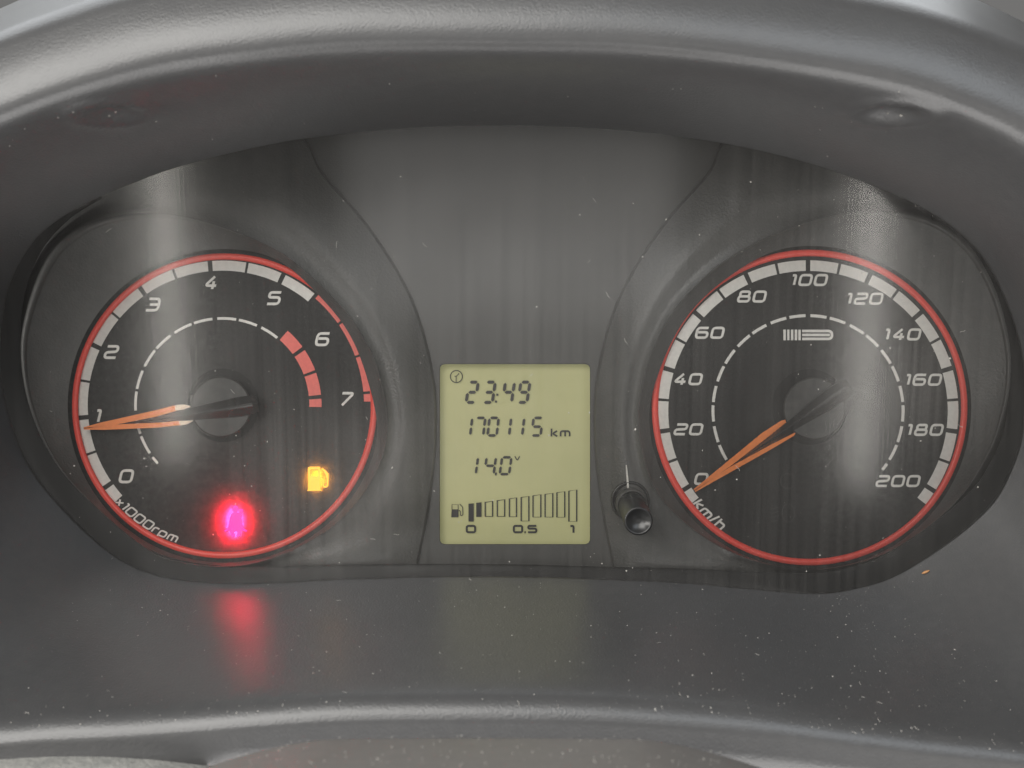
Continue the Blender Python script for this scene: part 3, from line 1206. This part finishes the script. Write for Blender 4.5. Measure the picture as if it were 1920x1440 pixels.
# --------------------------------------------------------------- clear cover
mb = MB()
lc = (960, 690)
lens_loop = loopC0[::2]
fr_ = [0.02, 0.1, 0.2, 0.3, 0.4, 0.5, 0.6, 0.7, 0.8, 0.9, 1.0, 1.012]
rings = []
for f in fr_:
    rings.append([W(lc[0] + (x - lc[0]) * f, lc[1] + (y - lc[1]) * f, lens_depth(lc[0] + (x - lc[0]) * f, lc[1] + (y - lc[1]) * f)) for x, y in lens_loop])
mb.loft(rings)
mb.add(rings[0], [tuple(range(len(rings[0])))])
lens = mb.build('clear_cover', M['lens'], cluster)
lens['label'] = 'dusty clear plastic cover over the gauges'

# ------------------------------------------------------------------ steering column cover
mb = MB()
rows = []
prof = []
for k in range(61):
    t = -1 + 2 * k / 60
    x = 905 + 640 * t
    prof.append((x, t))


def col_y(t):
    return 1381 + 10 * abs(t) ** 2 + 92 * max(abs(t) - 0.45, 0) ** 1.5 / 0.41 * 1.0


rows = []
for dd, drop in ((688, 80), (688.5, 7), (691, 2.5), (695, 0.6), (701, 0), (760, -3), (850, -5), (1000, -5), (1200, -2), (1400, 6)):
    row = []
    for x, t in prof:
        base = W(x, col_y(t), 690) / U
        xx = base.x * (1 + 0.0 * dd)
        row.append(Vector((xx, -dd, base.z - drop)) * U)
    rows.append(row)
mb.loft(rows, closed=False)
colm = mb.build('steering_column_cover', M['column'])
tag(colm, 'dusty grey steering column cover at the bottom centre of the photo', 'column cover')

# lower trim glimpsed at bottom left
mb = MB()
rows = []
for dd, dz in ((470, 26), (520, 4), (545, 0), (570, -6), (590, -30), (595, -120)):
    row = []
    for k in range(31):
        x = -260 + 640 * k / 30
        p = W(x, 1432 + 0.00030 * (x - 130) ** 2, 545) / U
        row.append(Vector((p.x, -dd, p.z + dz - 26 * (dz > 20))) * U)
    rows.append(row)
mb.loft(rows, closed=False)
trim = mb.build('lower_trim', M['trim'])
tag(trim, 'pale grained trim edge under the shelf lip at bottom left', 'trim')


# ------------------------------------------------------------------ dust and crumbs
def grain(m, p, nrm, r, flat=0.6):
    nrm = nrm.normalized()
    t = nrm.orthogonal().normalized()
    b = nrm.cross(t)
    a = random.random() * 6.28
    t, b = t * math.cos(a) + b * math.sin(a), b * math.cos(a) - t * math.sin(a)
    sx, sy = r * random.uniform(.7, 1.4), r * random.uniform(.6, 1.0)
    c = p + nrm * r * flat * 0.5
    V = [c + t * sx, c + b * sy, c - t * sx * random.uniform(.6, 1), c - b * sy * random.uniform(.6, 1), c + nrm * r * flat, c - nrm * r * flat]
    m.add(V, [(0, 1, 4), (1, 2, 4), (2, 3, 4), (3, 0, 4), (1, 0, 5), (2, 1, 5), (3, 2, 5), (0, 3, 5)])


def fibre(m, p, nrm, length, w):
    nrm = nrm.normalized()
    t = nrm.orthogonal().normalized()
    b = nrm.cross(t)
    a = random.random() * 6.28
    pts = []
    q = p + nrm * w * 1.5
    for k in range(6):
        pts.append(q)
        a += random.uniform(-.5, .5)
        q = q + (t * math.cos(a) + b * math.sin(a)) * length / 5
    for k in range(5):
        dvec = (pts[k + 1] - pts[k]).normalized()
        s = dvec.cross(nrm) * w / 2
        m.add([pts[k] + s, pts[k + 1] + s, pts[k + 1] - s, pts[k] - s, pts[k] + nrm * w * .6, pts[k + 1] + nrm * w * .6], [(0, 1, 5, 4), (4, 5, 2, 3)])


def shroud_point(i, q):
    i %= NB
    k = int(q)
    f = q - k
    p = sections[i][k].lerp(sections[i][k + 1], f)
    du = sections[(i + 2) % NB][k] - sections[i - 2][k]
    dv = sections[i][k + 1] - sections[i][k]
    n = du.cross(dv)
    if n.dot(Vector((0, -D, 0)) - p) < 0:
        n = -n
    return p, n.normalized()


lower = [i for i in range(NB) if loopC0[i][1] > 930 and -50 < loopLip[i][0] < 2000]
upper = [i for i in range(NB) if loopC0[i][1] < 420]
m = MB()
cnt = 0
while cnt < 1500:
    i = random.choice(lower)
    x = loopC0[i][0]
    if random.random() > (0.45 + 0.55 * smoothstep(500, 1700, x)):
        continue
    p, n = shroud_point(i, random.uniform(0.3, 38))
    r = 0.30 + random.random() ** 6 * 1.2
    if random.random() < 0.03:
        fibre(m, p * U, n, random.uniform(4, 11) * U, random.uniform(0.35, 0.6) * U)
    else:
        grain(m, p * U, n, r * U)
    cnt += 1
for _ in range(70):
    p, n = shroud_point(random.choice(upper), random.uniform(2, 34))
    grain(m, p * U, n, (0.4 + random.random() ** 4 * 1.3) * U)
for px, py in ((1685, 214), (1666, 213), (205, 218), (220, 213), (290, 225)):
    best = min(((abs(project(sections[i][k])[0] - px) + abs(project(sections[i][k])[1] - py), i, k) for i in upper for k in range(2, 40)))
    p, n = shroud_point(best[1], best[2])
    grain(m, p * U, n, (3.4 if px == 1685 else 1.8) * U)
o = m.build('dust', M['dust'], None, smooth=False)
tag(o, 'pale dust specks and fibres on the dark shelf and hood', kind='stuff')

m = MB()
cnt = 0
while cnt < 420:
    x, y = random.uniform(60, 1860), random.uniform(330, 1075)
    g = math.exp(-((x - 440) / 160) ** 2 - ((y - 880) / 130) ** 2) + 0.8 * math.exp(-((x - 1690) / 140) ** 2 - ((y - 740) / 160) ** 2) \
        + 0.5 * math.exp(-((x - 1130) / 60) ** 2) + 0.25
    if random.random() > g:
        continue
    p = W(x, y, lens_depth(x, y) + 0.5)
    r = 0.5 + random.random() ** 5 * 1.9
    if random.random() < 0.03:
        fibre(m, p, Vector((0, -1, 0)), random.uniform(5, 14) * U, 0.6 * U)
    else:
        grain(m, p, Vector((0, -1, 0)), r * U, 0.5)
    cnt += 1
o = m.build('dust', M['dust'], None, smooth=False)
tag(o, 'pale dust specks clinging to the clear gauge cover', kind='stuff')

m = MB()
for _ in range(170):
    t = random.uniform(-0.75, 0.75)
    x = 905 + 640 * t
    base = W(x, col_y(t), 690) / U
    dd = random.uniform(690, 860)
    grain(m, Vector((base.x, -dd, base.z + 2 + 3 * smoothstep(700, 850, dd))) * U, Vector((0, 0, 1)), random.uniform(0.7, 1.5) * U, 0.6)
o = m.build('dust', M['dust'], None, smooth=False)
tag(o, 'pale dust grains scattered on the steering column cover', kind='stuff')

# seed husk lying on the shelf
best = min(((abs(project(sections[i][k])[0] - 1735) + abs(project(sections[i][k])[1] - 1076), i, k) for i in lower for k in range(1, 30)))
p, n = shroud_point(best[1], best[2])
m = MB()
c = p * U + n * 2 * U
ta = Vector((0.95, -0.1, 0.25)).normalized()
ta = (ta - n * ta.dot(n)).normalized()
tb = n.cross(ta)
hr = []
for k in range(9):
    f = k / 8
    rr_ = 3.0 * math.sin(math.pi * (0.04 + 0.92 * f)) ** 0.8
    hr.append([c + (ta * (f - .5) * 15 + (tb * math.cos(a) + n * 0.7 * math.sin(a)) * rr_) * U for a in [2 * math.pi * j / 10 for j in range(10)]])
m.loft(hr)
husk = m.build('seed_husk', M['husk'])
tag(husk, 'tiny tan seed husk lying on the shelf below the speedometer', 'crumb')
